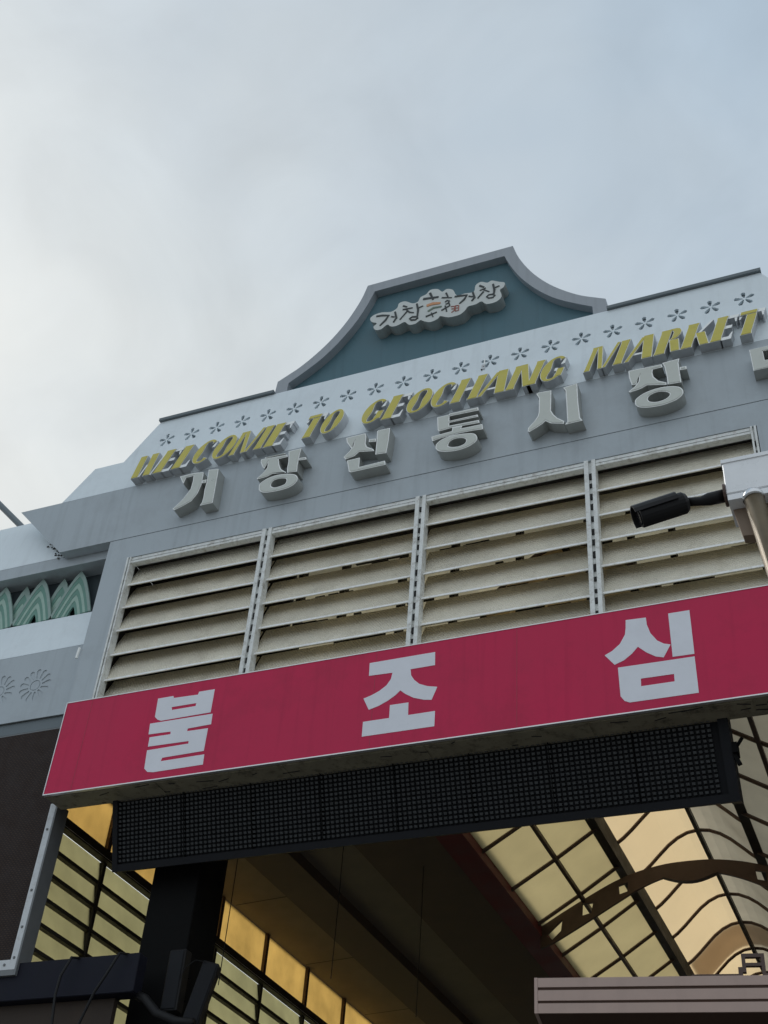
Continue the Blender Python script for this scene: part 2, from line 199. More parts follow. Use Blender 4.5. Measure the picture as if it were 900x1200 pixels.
# ------------------------------------------------------------------ helpers
def newobj(name, me, parent=None):
    o = bpy.data.objects.new(name, me); COL.objects.link(o)
    if parent is not None: o.parent = parent
    return o
def tag(o, label=None, cat=None, group=None, kind=None):
    if label: o['label'] = label
    if cat: o['category'] = cat
    if group: o['group'] = group
    if kind: o['kind'] = kind
    return o
def empty(name, loc, label, cat, group=None):
    o = newobj(name, None); o.location = loc; o.empty_display_size = .2
    tag(o, label, cat, group)
    return o
class MB:
    """collects shapes (world coordinates) and links them as one mesh object"""
    def __init__(s): s.v = []; s.f = []; s.mi = []; s.mats = []
    def midx(s, m):
        if m not in s.mats: s.mats.append(m)
        return s.mats.index(m)
    def add(s, vs, fs, m):
        o = len(s.v); k = s.midx(m); s.v += [tuple(v) for v in vs]
        for f in fs: s.f.append([i+o for i in f]); s.mi.append(k)
    def box(s, a, b, m, ch=0.0):
        x0, y0, z0 = a; x1, y1, z1 = b
        s.add([(x0,y0,z0),(x1,y0,z0),(x1,y1,z0),(x0,y1,z0),(x0,y0,z1),(x1,y0,z1),(x1,y1,z1),(x0,y1,z1)],
              [(0,3,2,1),(4,5,6,7),(0,1,5,4),(1,2,6,5),(2,3,7,6),(3,0,4,7)], m)
    def bar(s, p, q, wx, wy, m, upv=(0,0,1)):
        p = Vector(p); q = Vector(q); d = (q-p).normalized(); u = Vector(upv)
        if abs(d.dot(u)) > .95: u = Vector((0,1,0))
        a = d.cross(u).normalized(); b = a.cross(d).normalized()
        vs = []
        for c in (p, q):
            for i, j in ((-1,-1),(1,-1),(1,1),(-1,1)): vs.append(c + a*(i*wx/2) + b*(j*wy/2))
        s.add(vs, [(3,2,1,0),(4,5,6,7),(0,1,5,4),(1,2,6,5),(2,3,7,6),(3,0,4,7)], m)
    def tube(s, pts, r, m, n=10, caps=True):
        pts = [Vector(p) for p in pts]; rs = r if isinstance(r, (list, tuple)) else [r]*len(pts)
        vs = []; fs = []
        d0 = (pts[1]-pts[0]).normalized(); u = Vector((0,0,1)) if abs(d0.z) < .9 else Vector((0,1,0))
        a = d0.cross(u).normalized()
        for i, p in enumerate(pts):
            d = (pts[min(i+1, len(pts)-1)] - pts[max(i-1, 0)]).normalized()
            a = (a - d*a.dot(d)).normalized(); b = d.cross(a)
            for k in range(n):
                t = 2*math.pi*k/n; vs.append(p + (a*math.cos(t) + b*math.sin(t))*rs[i])
        for i in range(len(pts)-1):
            for k in range(n): fs.append((i*n+k, i*n+(k+1)%n, (i+1)*n+(k+1)%n, (i+1)*n+k))
        if caps: fs.append(tuple(range(n-1, -1, -1))); fs.append(tuple(range((len(pts)-1)*n, len(pts)*n)))
        s.add(vs, fs, m)
    def plate(s, loops, y0, y1, m, mside=None, fn=None):
        """loops of (x,z): outline then holes; front face at y0, back at y1 (y0 < y1); fn maps (x,y,z)"""
        fn = fn or (lambda x, y, z: (x, y, z)); mside = mside or m
        lp = []
        for i, l in enumerate(loops):
            ar = sum(l[j-1][0]*l[j][1]-l[j][0]*l[j-1][1] for j in range(len(l)))
            l = list(l)
            if (ar < 0) != (i > 0): l.reverse()          # outline counter-clockwise, holes clockwise
            lp.append(l)
        flat = [p for l in lp for p in l]; n = len(flat)
        tri = tessellate_polygon([[Vector((p[0], p[1], 0)) for p in l] for l in lp])
        F = []; B = []
        for t in tri:
            a, b, c = (flat[i] for i in t)
            cr = (b[0]-a[0])*(c[1]-a[1]) - (b[1]-a[1])*(c[0]-a[0])
            if abs(cr) < 1e-12: continue
            t = tuple(t) if cr > 0 else (t[0], t[2], t[1])
            F.append(t); B.append((t[0]+n, t[2]+n, t[1]+n))
        vs = [fn(p[0], y0, p[1]) for p in flat] + [fn(p[0], y1, p[1]) for p in flat]
        s.add(vs, F+B, m)
        W = []; k = 0
        for l in lp:
            L = len(l)
            for j in range(L): a = k+j; b = k+(j+1)%L; W.append((a+n, b+n, b, a))
            k += L
        o = len(s.v)-2*n; km = s.midx(mside)
        for f in W: s.f.append([i+o for i in f][::-1]); s.mi.append(km)
    def build(s, name, parent=None, smooth=False, bevel=0.0, kind=None, label=None):
        me = bpy.data.meshes.new(name)
        org = Vector((0,0,0)); q_ = parent
        while q_ is not None: org += q_.location; q_ = q_.parent
        me.from_pydata([tuple(Vector(v)-org) for v in s.v], [], s.f)
        for m_ in s.mats: me.materials.append(m_)
        me.polygons.foreach_set('material_index', s.mi)
        me.update()
        bm = bmesh.new(); bm.from_mesh(me); bmesh.ops.recalc_face_normals(bm, faces=bm.faces); bm.to_mesh(me); bm.free()
        if smooth: me.polygons.foreach_set('use_smooth', [True]*len(me.polygons))
        o = newobj(name, me, parent)
        if bevel:
            b = o.modifiers.new('bevel', 'BEVEL'); b.width = bevel; b.segments = 1; b.limit_method = 'ANGLE'; b.angle_limit = R(50)
        if kind: o['kind'] = kind
        if label: o['label'] = label
        return o
def one(name, fn, parent=None, **k):
    b = MB(); fn(b); return b.build(name, parent, **k)
def smoothloop(l, n=3):
    out = []
    L = len(l)
    for i in range(L):
        p0, p1, p2, p3 = (Vector(l[(i+j-1) % L]) for j in range(4))
        for k in range(n):
            t = k/n
            q = .5*((2*p1) + (p2-p0)*t + (2*p0-5*p1+4*p2-p3)*t*t + (3*p1-p0-3*p2+p3)*t**3)
            out.append((q.x, q.y))
    return out
def ribbon(pts, w, taper=True):
    """brush stroke outline along a polyline"""
    P = [Vector(p) for p in pts]; closed = (P[0]-P[-1]).length < 1e-6
    L = []; Rr = []
    n = len(P)
    for i, p in enumerate(P):
        a = P[max(i-1, 0)]; b = P[min(i+1, n-1)]
        if closed and i in (0, n-1): a = P[-2]; b = P[1]
        d = (b-a).normalized(); q = Vector((-d.y, d.x))
        ww = w*(.62 if (taper and not closed and i == n-1) else .92 if i else .8)/2
        L.append(tuple(p+q*ww)); Rr.append(tuple(p-q*ww))
    if closed: return [L[:-1], Rr[:-1]]
    return [L + Rr[::-1]]

CX = -3.456                      # axis of the gate

# ================================================================== SETTING
def f(b):
    b.add([(-600,-600,0),(600,-600,0),(600,600,0),(-600,600,0)], [(0,1,2,3)], GROUNDM)
tag(one('ground', f), kind='structure')

# ================================================================== MARKET GATE (building)
gate = empty('market_gate', (CX, .3, 0), 'grey panelled market entrance gate with curved teal gable on top', 'building')
TILT = .125
def T(x, y, z):                  # the sloping upper panel: z is height, y is out from the panel
    return (x, (z-9.98)*TILT + y, z)

# --- upper sloping panel with cut-out asterisks
def mirror(l): return l + [(2*CX-x, z) for x, z in reversed(l)]
upper_out = [(-7.648,9.985),(-7.381,10.448),(-7.016,10.448),(-6.743,10.958),(-6.705,11.019)]
holes = []
AST = [(-6.537+.3079*i, 10.664) for i in range(21)]
for (ax, az) in AST:
    for k in range(5):
        t = R(90+72*k + 4); d = (math.cos(t), math.sin(t)); q = (-d[1], d[0])
        petal = [(.014, -.005), (.05, -.017), (.086, -.021), (.100, 0), (.086, .021), (.05, .017), (.014, .005)]
        holes.append([(ax+d[0]*u+q[0]*v, az+(d[1]*u+q[1]*v)*1.06) for u, v in petal])
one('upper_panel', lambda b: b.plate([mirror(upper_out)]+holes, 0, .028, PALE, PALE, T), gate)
one('upper_panel_backing', lambda b: b.plate([mirror([(x*0.999-.004, z) for x, z in upper_out])], .034, .35, PAINT, PAINT, T), gate)
for x0, x1 in ((-6.72, -5.30), (-1.66, -.192)):      # dark flashing along the top edge, left and right of the gable
    one('cap_flashing', lambda b: b.box((x0, .10, 11.021), (x1, .55, 11.058), CAP), gate)

# --- fascia with slanted ends, soffit below
fas = [(-8.18,9.982),(-7.48,9.27)]
one('fascia_panel', lambda b: b.plate([mirror(fas)], 0, .12, PAINT), gate)
# --- louvre surround (portal frame)
def f(b):
    b.plate([[(-6.862,6.5),(-6.862,9.266),(2*CX+6.862,9.266),(2*CX+6.862,6.5),(-.452,6.5),(-.452,9.0),(-6.60,9.0),(-6.60,6.5)]], .004, .16, PAINT)
one('portal_frame', f, gate)
# portal lintel behind the banner
one('portal_lintel', lambda b: b.box((-6.598, .02, 6.45), (2*CX+6.598, .16, 7.28), BACKB), gate)
# dark box behind the louvres: top, and backing sheets (cream and see-through behind the right bays)
one('louvre_box_top', lambda b: b.box((-6.6, .165, 9.02), (-.40, .9, 9.10), BACKB), gate)
one('louvre_box_side', lambda b: b.box((-6.66, .17, 7.0), (-6.60, .9, 9.018), BACKB), gate)
one('louvre_box_side', lambda b: b.box((-.45, .17, 7.0), (-.40, .9, 9.018), BACKB), gate)
one('dark_backing_board', lambda b: b.box((-6.598, .60, 7.0), (-5.0, .64, 9.018), BACKB), gate)
one('backing_sheet', lambda b: b.box((-4.99, .62, 7.0), (-.46, .63, 9.018), BACKT), gate)
def f(b):
    rr = random.Random(3)
    x = -4.9
    while x < -.55:
        b.box((x, .50, 7.0), (x+.05, .60, 9.0), BACKB); x += rr.uniform(.35, .8)
    for z in (7.42, 7.9, 8.02, 8.5, 8.88): b.box((-5.0, .44+rr.random()*.03, z), (-.47, .49, z+rr.uniform(.02, .05)), BACKB)
    for k in range(16):
        x0 = rr.uniform(-4.9, -.9); z0 = rr.uniform(7.3, 8.9); b.box((x0, .38, z0), (x0+rr.uniform(.1, .5), .42, z0+rr.uniform(.03, .09)), BACKB)
one('inner_framing', f, gate, kind='stuff')

# --- curved gable
prof_o = [(.85,12.45),(.917,12.223),(1.047,11.947),(1.21,11.706),(1.386,11.517),(1.559,11.373),(1.713,11.281),(1.812,11.225),(1.828,11.0)]
prof_i = [(.755,12.318),(.82,12.138),(.935,11.894),(1.09,11.66),(1.27,11.455),(1.45,11.31),(1.675,11.16),(1.68,11.0)]
def fine(pr, n=4):
    out = []
    core = pr[:-1]
    for i in range(len(core)-1):
        p0 = Vector(core[max(i-1,0)]); p1 = Vector(core[i]); p2 = Vector(core[i+1]); p3 = Vector(core[min(i+2,len(core)-1)])
        for k in range(n):
            t = k/n; q = .5*((2*p1)+(p2-p0)*t+(2*p0-5*p1+4*p2-p3)*t*t+(3*p1-p0-3*p2+p3)*t**3); out.append((q.x,q.y))
    return out + [core[-1], pr[-1]]
GC = -3.485
fo = fine(prof_o); fi = fine(prof_i)
outer = [(GC-x, z) for x, z in fo[::-1]] + [(GC+x, z) for x, z in fo]
inner = [(GC-x, z) for x, z in fi[::-1]] + [(GC+x, z) for x, z in fi]
gb = one('gable', lambda b: b.plate([[(GC+(x-GC)*1.03, z+.02) for x, z in inner[1:-1]] + [(GC+1.70, 10.98), (GC-1.70, 10.98)]], .245, .40, TEAL), gate)
def f(b):
    loop = outer + inner[::-1]
    b.plate([loop], .15, .46, RIM)
one('gable_rim', f, gb)

# --- side wings (left one in view, right one mirrored)
def wing(sgn):
    X = (lambda x: x) if sgn < 0 else (lambda x: 2*CX-x)
    def pl(b, pts, y0, y1, m, fn=None): b.plate([[(X(x), z) for x, z in pts]], y0, y1, m, m, fn)
    far = -11.0
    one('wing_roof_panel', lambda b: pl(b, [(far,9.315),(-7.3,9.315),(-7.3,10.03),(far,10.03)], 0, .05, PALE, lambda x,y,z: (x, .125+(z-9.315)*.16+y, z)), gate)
    one('wing_band', lambda b: pl(b, [(far,9.165),(-6.864,9.165),(-6.864,9.311),(far,9.311)], .125, .36, PAINT), gate)
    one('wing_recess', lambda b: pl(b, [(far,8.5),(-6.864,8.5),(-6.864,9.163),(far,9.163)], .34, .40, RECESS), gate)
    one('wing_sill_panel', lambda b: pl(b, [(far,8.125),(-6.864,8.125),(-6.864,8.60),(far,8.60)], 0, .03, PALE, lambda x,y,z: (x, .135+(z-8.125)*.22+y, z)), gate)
    # frieze with cut flowers: rosette of twelve petals round a disc
    hol = []; discs = []
    for k in range(9):
        cx_ = -7.425 - .42*k; cz = 7.735
        if cx_ < far+.4: break
        ring = [(cx_+.058*math.cos(2*math.pi*j/16), cz+.058*math.sin(2*math.pi*j/16)) for j in range(16)]
        hol.append(ring); discs.append((cx_, cz))
        for j in range(13):
            t = 2*math.pi*j/13 + .1; d = (math.cos(t), math.sin(t)); q = (-d[1], d[0])
            pet = [(.078,-.008),(.12,-.020),(.158,-.026),(.176,-.016),(.182,0),(.176,.016),(.158,.026),(.12,.020),(.078,.008)]
            hol.append([(cx_+d[0]*u+q[0]*v, cz+d[1]*u+q[1]*v) for u, v in pet])
    fr = one('frieze_panel', lambda b: b.plate([[(X(x), z) for x, z in [(far,7.352),(-6.864,7.352),(-6.864,8.122),(far,8.122)]]] + [[(X(x), z) for x, z in h] for h in hol], .135, .142, PAINT), gate)
    one('frieze_backing', lambda b: pl(b, [(far,7.36),(-6.866,7.36),(-6.866,8.115),(far,8.115)], .1425, .3, PAINT), gate)
    for (dx, dz) in discs:
        ring = [(X(dx)+.050*math.cos(2*math.pi*j/20), dz+.050*math.sin(2*math.pi*j/20)) for j in range(20)]
        one('rosette_disc', lambda b: b.plate([ring], .136, .1424, PAINT), fr)
    def lf(b):
        x0, x1 = sorted((X(far), X(-6.70)))
        b.box((x0, .16, 7.23), (x1, .30, 7.35), CAP); b.box((x0, .06+.10, 7.215), (x1, .40, 7.228), GREYS)
    one('wing_ledge', lf, gate)
    def cl(b):
        x0, x1 = sorted((X(far), X(-6.753)))
        b.box((x0, .16, 0), (x1, .22, 7.213), BROWNW)
    one('brown_cladding_wall', cl, gate)
    # mountain ornaments: pointed arches of nested bands
    def arch(cx_, base, hw, ht, n=7):
        pts = []
        for j in range(n+1):
            t = j/n; pts.append((cx_-hw*(1-t)**.72 if t < 1 else cx_, base+ht*t))
        return pts + [(2*cx_-x, z) for x, z in pts[-2::-1]]
    def mount(cx_, ht, hw, y, seq, base=8.615):
        root = None
        nb = len(seq)
        for k, m_ in enumerate(seq):
            s_ = 1-k*(.80/nb)
            hole = 1-(k+1)*(.80/nb)
            a = arch(X(cx_), base, hw*s_, ht*s_); i_ = arch(X(cx_), base, hw*hole, ht*hole)
            bb = MB(); loop = a + i_[::-1]
            bb.plate([loop], y+.004*k, y+.02+.004*k, m_)
            if root is None: root = bb.build('mountain_ornament', gate)
            else: bb.build('band', root)
    for k in range(7):
        mount(-7.335-.475*k, .555, .25, .235, [G3,G1,G2,G1,G2,G1])
        mount(-7.570-.475*k, .54, .20, .28, [G3,G1,G2,G1])
wing(-1); wing(1)

# ================================================================== LOUVRE WINDOWS
XB = [-6.60, -5.03, -3.455, -1.88, -.455]
PITCH = .2725
def slat_obj(name, x0, x1, zb, parent, yo, dz=0.0, twist=0.0):
    b = MB()
    h = .388
    nseg = 1
    y0 = yo+.035; y1 = yo+.215
    # blade, 8 mm thick
    za, zc = zb+.006, zb+h
    b.add([(x0,y0,za+dz),(x1,y0,za-dz),(x1,y1+twist,zc),(x0,y1,zc),(x0,y0+.008,za+dz),(x1,y0+.008,za-dz),(x1,y1+.008+twist,zc),(x0,y1+.008,zc)],
          [(0,1,2,3),(7,6,5,4),(0,4,5,1),(1,5,6,2),(2,6,7,3),(3,7,4,0)], SLATM)
    # aluminium nosing on the lower edge
    b.add([(x0,y0-.012,zb+dz),(x1,y0-.012,zb-dz),(x1,y0-.008,zb+.021-dz),(x0,y0-.008,zb+.021+dz),(x0,y0-.004,zb+dz),(x1,y0-.004,zb-dz),(x1,y0-.001,zb+.021-dz),(x0,y0-.001,zb+.021+dz)],
          [(0,1,2,3),(7,6,5,4),(0,4,5,1),(1,5,6,2),(2,6,7,3),(3,7,4,0)], NOSE)
    # dark hanger clips under the nosing
    rr = random.Random(int(x0*100)+int(zb*1000))
    return b.build(name, parent)
for i in range(4):
    x0 = XB[i]+.052; x1 = XB[i+1]-.052
    lw = MB()
    # mullion / frame on the left of the bay: two flanges with a slotted groove between them
    root = None
    bb = MB()
    bb.box((x0, .01, 8.93), (x1, .075, 8.955), ALU); bb.box((x0, .012, 8.965), (x1, .075, 8.998), ALU); bb.box((x0, .04, 8.955), (x1, .075, 8.965), DARK)
    lwin = bb.build('louvre_window', gate, label=('leftmost','second','third','rightmost')[i]+' bay of cream slats')
    for k in range(7):
        zb = 8.67-PITCH*k
        rr = random.Random(i*10+k)
        slat_obj('slat', x0-.036, x1+.036, zb, lwin, .02+.0*rr.random(), dz=rr.uniform(-.006,.006), twist=rr.uniform(-.006,.01))
    bb = MB(); rr = random.Random(40+i)
    for k in range(1, 7):          # broken clips and gap pieces hanging in the slots between slats
        zb = 8.67-PITCH*(k-1)
        for q in range(rr.randint(2, 4)):
            xx = rr.uniform(x0+.05, x1-.25); bb.box((xx, .25, zb+.09), (xx+rr.uniform(.05,.22), .27, zb+.09+rr.uniform(.03,.06)), BACKB)
    bb.build('slat_clips', lwin, kind='stuff')
for i, x in enumerate(XB):
    def f(b, x=x, i=i):
        wl = .05
        zt = 9.0
        if i == 0: xs = ((x+.004, x+.022), (x+.036, x+.052))
        elif i == 4: xs = ((x-.052, x-.036), (x-.022, x-.004))
        else: xs = ((x-.05, x-.012), (x+.016, x+.05))
        b.box((xs[0][0], -.004, 6.9), (xs[0][1], .12, zt), ALU); b.box((xs[1][0], -.002, 6.9), (xs[1][1], .09, zt), ALU)
        b.box((xs[0][1], .025, 6.9), (xs[1][0], .085, zt), ALU)
        rr = random.Random(i)
        z = 7.25
        while z < 8.9:
            h = rr.uniform(.03, .07); b.box((xs[0][1]+.001, .012, z), (xs[1][0]-.001, .0245, z+h), DARK); z += h+rr.uniform(.05, .09)
    one('louvre_mullion', f, gate)

# ================================================================== LATIN LETTERING
def ell(cx_, cz, rx, rz, a0, a1, n, th=None):
    return [(cx_+rx*math.cos(R(a0+(a1-a0)*j/n)), cz+rz*math.sin(R(a0+(a1-a0)*j/n))) for j in range(n+1)]
def ringstrip(cx_, rx, th, tn, a0, a1, n=28):
    """crescent-weighted bowl: thick at the sides, thin at top and bottom"""
    o = []; i_ = []
    for j in range(n+1):
        a = R(a0+(a1-a0)*j/n); c, s_ = math.cos(a), math.sin(a)
        w_ = tn + (th-tn)*abs(c)**1.3
        o.append((cx_+rx*c, .5+.515*s_)); i_.append((cx_+(rx-w_)*c, .5+(.515-max(tn, w_*.45))*s_))
    return o, i_
def glyph(ch):
    """(width, thick strokes, thin strokes); loops in a unit-height box"""
    tk, tn = .36, .12
    V = lambda x, w_=tk: [[(x-.02,0),(x+w_+.02,0),(x+w_,.12),(x+w_,.88),(x+w_+.02,1),(x-.02,1),(x,.88),(x,.12)]]
    H = lambda x0, x1, z, h=tn: [[(x0,z),(x1,z),(x1,z+h),(x0,z+h)]]
    flag = lambda x1, z, up_: [[(x1-.10,z),(x1,z),(x1+.01,z+(.17 if up_ else -.17)),(x1-.03,z+(.17 if up_ else -.17))]]
    D = lambda a, b, w_: [[(a[0],a[1]),(a[0]+w_,a[1]),(b[0]+w_,b[1]),(b[0],b[1])]]
    if ch == 'E': return .74, [V(.02)], [H(.36,.70,0), H(.36,.60,.47), H(.36,.72,1-tn), flag(.68,tn,1), flag(.69,1-tn,0)]
    if ch == 'L': return .68, [V(.02)], [H(.36,.66,0), flag(.64,tn,1)]
    if ch == 'T': return .80, [[[(.21,0),(.59,0),(.57,.12),(.57,.845),(.23,.845),(.23,.12)]], [[(.0,.85),(.56,.85),(.56,1),(.0,1)]]], [H(.57,.80,1-tn), flag(.79,1-tn,0), [[(0,.845),(.09,.845),(.05,.72),(0,.72)]]]
    if ch == 'H': return .92, [V(.02,.33), V(.62,.33)], [H(.34,.63,.46)]
    if ch == 'O':
        o, i_ = ringstrip(.42,.42,.33,.10,0,360); return .84, [[o[:-1], i_[:-1]]], []
    if ch == 'C':
        o, i_ = ringstrip(.42,.42,.34,.10,48,318); return .78, [[o+i_[::-1]]], [[[(.60,.64),(.73,.66),(.72,.90),(.66,.86)]]]
    if ch == 'G':
        o, i_ = ringstrip(.42,.42,.34,.10,48,322); return .84, [[o+i_[::-1]], [[(.56,.12),(.80,.12),(.80,.46),(.56,.46)]]], [[[(.60,.64),(.73,.66),(.72,.90),(.66,.86)]], H(.46,.555,.40)]
    if ch == 'A': return .94, [D((.59,0),(.36,1),.36), D((.0,0),(.32,.95),.16)], [H(.24,.60,.25,.07)]
    if ch == 'N': return 1.0, [V(.0,.28), D((.58,0),(.16,1),.26), V(.73,.28)], []
    if ch == 'M': return 1.34, [V(.0,.20), D((.47,.0),(.16,1),.18), V(1.0,.30), D((.62,.0),(.84,.99),.13)], []
    if ch == 'W': return 1.10, [D((.22,0),(.0,1),.30), D((.72,0),(.50,1),.30)], [D((.495,.02),(.53,.55),.07), D((.995,0),(1.08,1),.07)]
    if ch == 'K': return .92, [V(.02), D((.64,0),(.36,.56),.32)], [D((.28,.36),(.74,1),.10)]
    if ch == 'R':
        bowl = [(.28,1),(.52,1),(.66,.95),(.73,.84),(.73,.70),(.66,.58),(.54,.52),(.40,.52),(.45,.62),(.45,.84),(.40,.91),(.36,.92)]
        return .86, [V(.02), [bowl], D((.58,0),(.40,.515),.32)], [H(.275,.39,.45)]
def inset(l, d):
    n = len(l); ar = sum(l[j-1][0]*l[j][1]-l[j][0]*l[j-1][1] for j in range(n)); sg = 1 if ar > 0 else -1
    out = []
    for i in range(n):
        p = Vector(l[i]); a = (p-Vector(l[i-1])); b_ = (Vector(l[(i+1)%n])-p)
        if a.length < 1e-9 or b_.length < 1e-9: out.append(tuple(p)); continue
        a.normalize(); b_.normalize(); na = Vector((-a.y,a.x))*sg; nb = Vector((-b_.y,b_.x))*sg
        mm = na+nb
        if mm.length < .2: out.append(tuple(p+na*d)); continue
        mm.normalize(); k = d/max(.35, mm.dot(na)); q = p+mm*k; out.append((q.x,q.y))
    return out
lettering = empty('raised_lettering', (CX, -.05, 9.98), 'row of yellow-faced raised capitals spelling WELCOME TO GEOCHANG MARKET', 'sign')
HL, ZL, SH = .338, 9.992, .29
DEP = .105
for word, xa, xb in (('WELCOME',-6.79,-4.87),('TO',-4.80,-4.275),('GEOCHANG',-4.145,-1.985),('MARKET',-1.871,-.204)):
    gs = [glyph(c) for c in word]; gap = .035
    tot = sum(g[0] for g in gs)+gap*(len(gs)-1)
    sx = ((xb-xa)-SH*HL)/tot; pen = xa
    for ch, g in zip(word, gs):
        def M(l): return [(pen+p[0]*sx+SH*HL*p[1], ZL+p[1]*HL) for p in l]
        b = MB(); fbm = MB()
        for si, st in enumerate(g[1]):
            loops = [M(l) for l in st]
            b.plate(loops, -DEP-.0015*si, 0, EDGE, LRET, T)
            il = [inset(loops[0], .006)] + [inset(l, -.006) for l in loops[1:]]
            fbm.plate(il, -DEP-.0045-.0015*si, -DEP-.0005, YELLOW, YELLOW, T)
        for si, st in enumerate(g[2]):
            b.plate([M(l) for l in st], -DEP+.004+.001*si, .001+.0005*si, EDGE, LRET, T)
        lo = b.build('letter', lettering)
        fbm.build('letter_face', lo)
        pen += (g[0]+gap)*sx

# ================================================================== KOREAN METAL LETTERING
klet = empty('metal_lettering', (CX, -.05, 9.3), 'row of big silver Korean channel letters below the yellow capitals', 'sign')
part_ = []
for gi, g in enumerate(METAL):
    b = MB(); fb = MB()
    for si, st in enumerate(g):
        loops = []
        for l in st:
            big = len(st) > 1
            loops.append(smoothloop(l, 3) if big else l)
        b.plate(loops, -.13-.002*(si % 3), -.001, EDGE, STEELR)
        il = [inset(loops[0], .010)] + [inset(l, -.009) for l in loops[1:]]
        fb.plate(il, -.134-.002*(si % 3), -.129-.002*(si % 3), STEEL)
    lo = b.build('letter', klet); fb.build('letter_face', lo)
# seventh letter, cut by the picture's right edge in the photograph
b = MB(); fb = MB()
x = -.396
ls = [[[(x,9.504),(x-.006,9.764),(x+.30,9.764),(x+.30,9.504)],[(x+.105,9.60),(x+.20,9.60),(x+.20,9.712),(x+.103,9.712)]],[[(x+.36,9.38),(x+.35,9.95),(x+.47,9.95),(x+.47,9.38)]],[[(x+.475,9.63),(x+.56,9.63),(x+.56,9.67),(x+.475,9.67)]]]
for st in ls:
    b.plate(st, -.13, -.001, EDGE, STEELR); fb.plate([inset(st[0], .007)]+[inset(l, -.006) for l in st[1:]], -.134, -.129, STEEL)
lo = b.build('letter', klet); fb.build('letter_face', lo)

# ================================================================== LOGO SIGN ON THE GABLE
logo = empty('logo_sign', (-3.5, .15, 11.6), 'small cloud-shaped white logo sign with brush lettering on the teal gable', 'sign')
cl_ = smoothloop(CLOUD, 3)
one('backing', lambda b: b.plate([cl_], .112, .246, CLOUD_M, STEELR), logo)
for k, (pts, w_, c_) in enumerate(LOGO):
    mm = (INK, ORANGE, LGREEN, LRED)[c_]
    one(('brush_stroke','orange_swoosh','green_swoosh','red_seal')[c_], lambda b: b.plate(ribbon(pts, w_*1.2), .106-.0006*(k % 5), .1125, mm), logo)

# ================================================================== RED BANNER SIGN
ban = empty('banner_sign', (CX, -.14, 6.26), 'long crimson box sign with three pale Korean letters below the louvres', 'sign')
SX0, SX1, SZ0, SZ1 = -6.625, -.20, 6.262, 7.166
one('sign_face', lambda b: b.box((SX0+.008, -.281, SZ0+.010), (SX1-.008, -.26, SZ1-.008), RED), ban)
def f(b):
    b.box((SX0, -.285, SZ0), (SX1, -.255, SZ0+.0095), ALUC); b.box((SX0, -.285, SZ1-.0075), (SX1, -.255, SZ1), ALUC)
    b.box((SX0, -.285, SZ0+.0095), (SX0+.0075, -.255, SZ1-.0075), ALUC); b.box((SX1-.0075, -.285, SZ0+.0095), (SX1, -.255, SZ1-.0075), ALUC)
one('sign_frame', f, ban)
one('sign_case', lambda b: b.box((SX0+.002, -.259, SZ0+.002), (SX1-.002, -.005, SZ1-.002), SIGNB), ban)
def f(b):
    rr = random.Random(5); x = SX0
    while x < SX1-1: 
        L = rr.uniform(.7, 1.3); b.box((x+.01, -.235, SZ0-.004), (min(x+L, SX1-.01), -.05, SZ0+.001), SIGNB); x += L+.012
    for k in range(26):
        xx = rr.uniform(SX0+.1, SX1-.2); yy = rr.uniform(-.22, -.05); b.bar((xx, yy, SZ0-.006), (xx+rr.uniform(.03,.16), yy+rr.uniform(-.03,.03), SZ0-.007), .007, .004, DARK)
one('underside_sheet', f, ban, kind='stuff')
for gl in BANNER:
    root = None
    for st in gl:
        b = MB(); loops = []
        for l in st: loops.append(l)
        b.plate(loops, -.2835, -.2805, WHITEV)
        if root is None: root = b.build('letter', ban)
        else: b.build('letter_stroke', root)
# film joints on the face
for xj in (-6.35, -3.63, -2.45):
    one('film_joint', lambda b: b.box((xj, -.2822, SZ0+.012), (xj+.003, -.2805, SZ1-.01), mat('film_joint_%d' % int(-xj*10), (.40, .06, .09), .4)), ban)

# ================================================================== LED DISPLAY
led = empty('led_display', (CX, .05, 5.7), 'long black LED message display hanging under the crimson sign', 'display')
LT = Vector((0, -.035, 6.31)); LB = Vector((0, .175, 5.735)); LX0, LX1 = -6.065, -.985
dv = (LB-LT).normalized(); nrm = Vector((0, dv.z, -dv.y))
if nrm.y > 0: nrm = -nrm
Lh = (LB-LT).length
def LP(x, s_, o_): p = LT + dv*s_ + nrm*o_; return (x, p.y, p.z)
def lbox(b, x0, x1, s0, s1, o0, o1, m_):
    b.add([LP(x0,s0,o1),LP(x1,s0,o1),LP(x1,s0,o0),LP(x0,s0,o0),LP(x0,s1,o1),LP(x1,s1,o1),LP(x1,s1,o0),LP(x0,s1,o0)],
          [(0,3,2,1),(4,5,6,7),(0,1,5,4),(1,2,6,5),(2,3,7,6),(3,0,4,7)], m_)
one('housing', lambda b: lbox(b, LX0, LX1, 0, Lh, -.14, -.02, LEDH), led)
def f(b):
    lbox(b, LX0, LX1, Lh-.045, Lh+.012, -.02, .022, LEDH); lbox(b, LX0, LX1, -.01, .03, -.02, .022, LEDH)
    lbox(b, LX0-.012, LX0+.035, -.01, Lh+.012, -.142, .024, LEDH); lbox(b, LX1-.06, LX1+.012, -.01, Lh+.012, -.142, .024, LEDH)
one('frame', f, led)
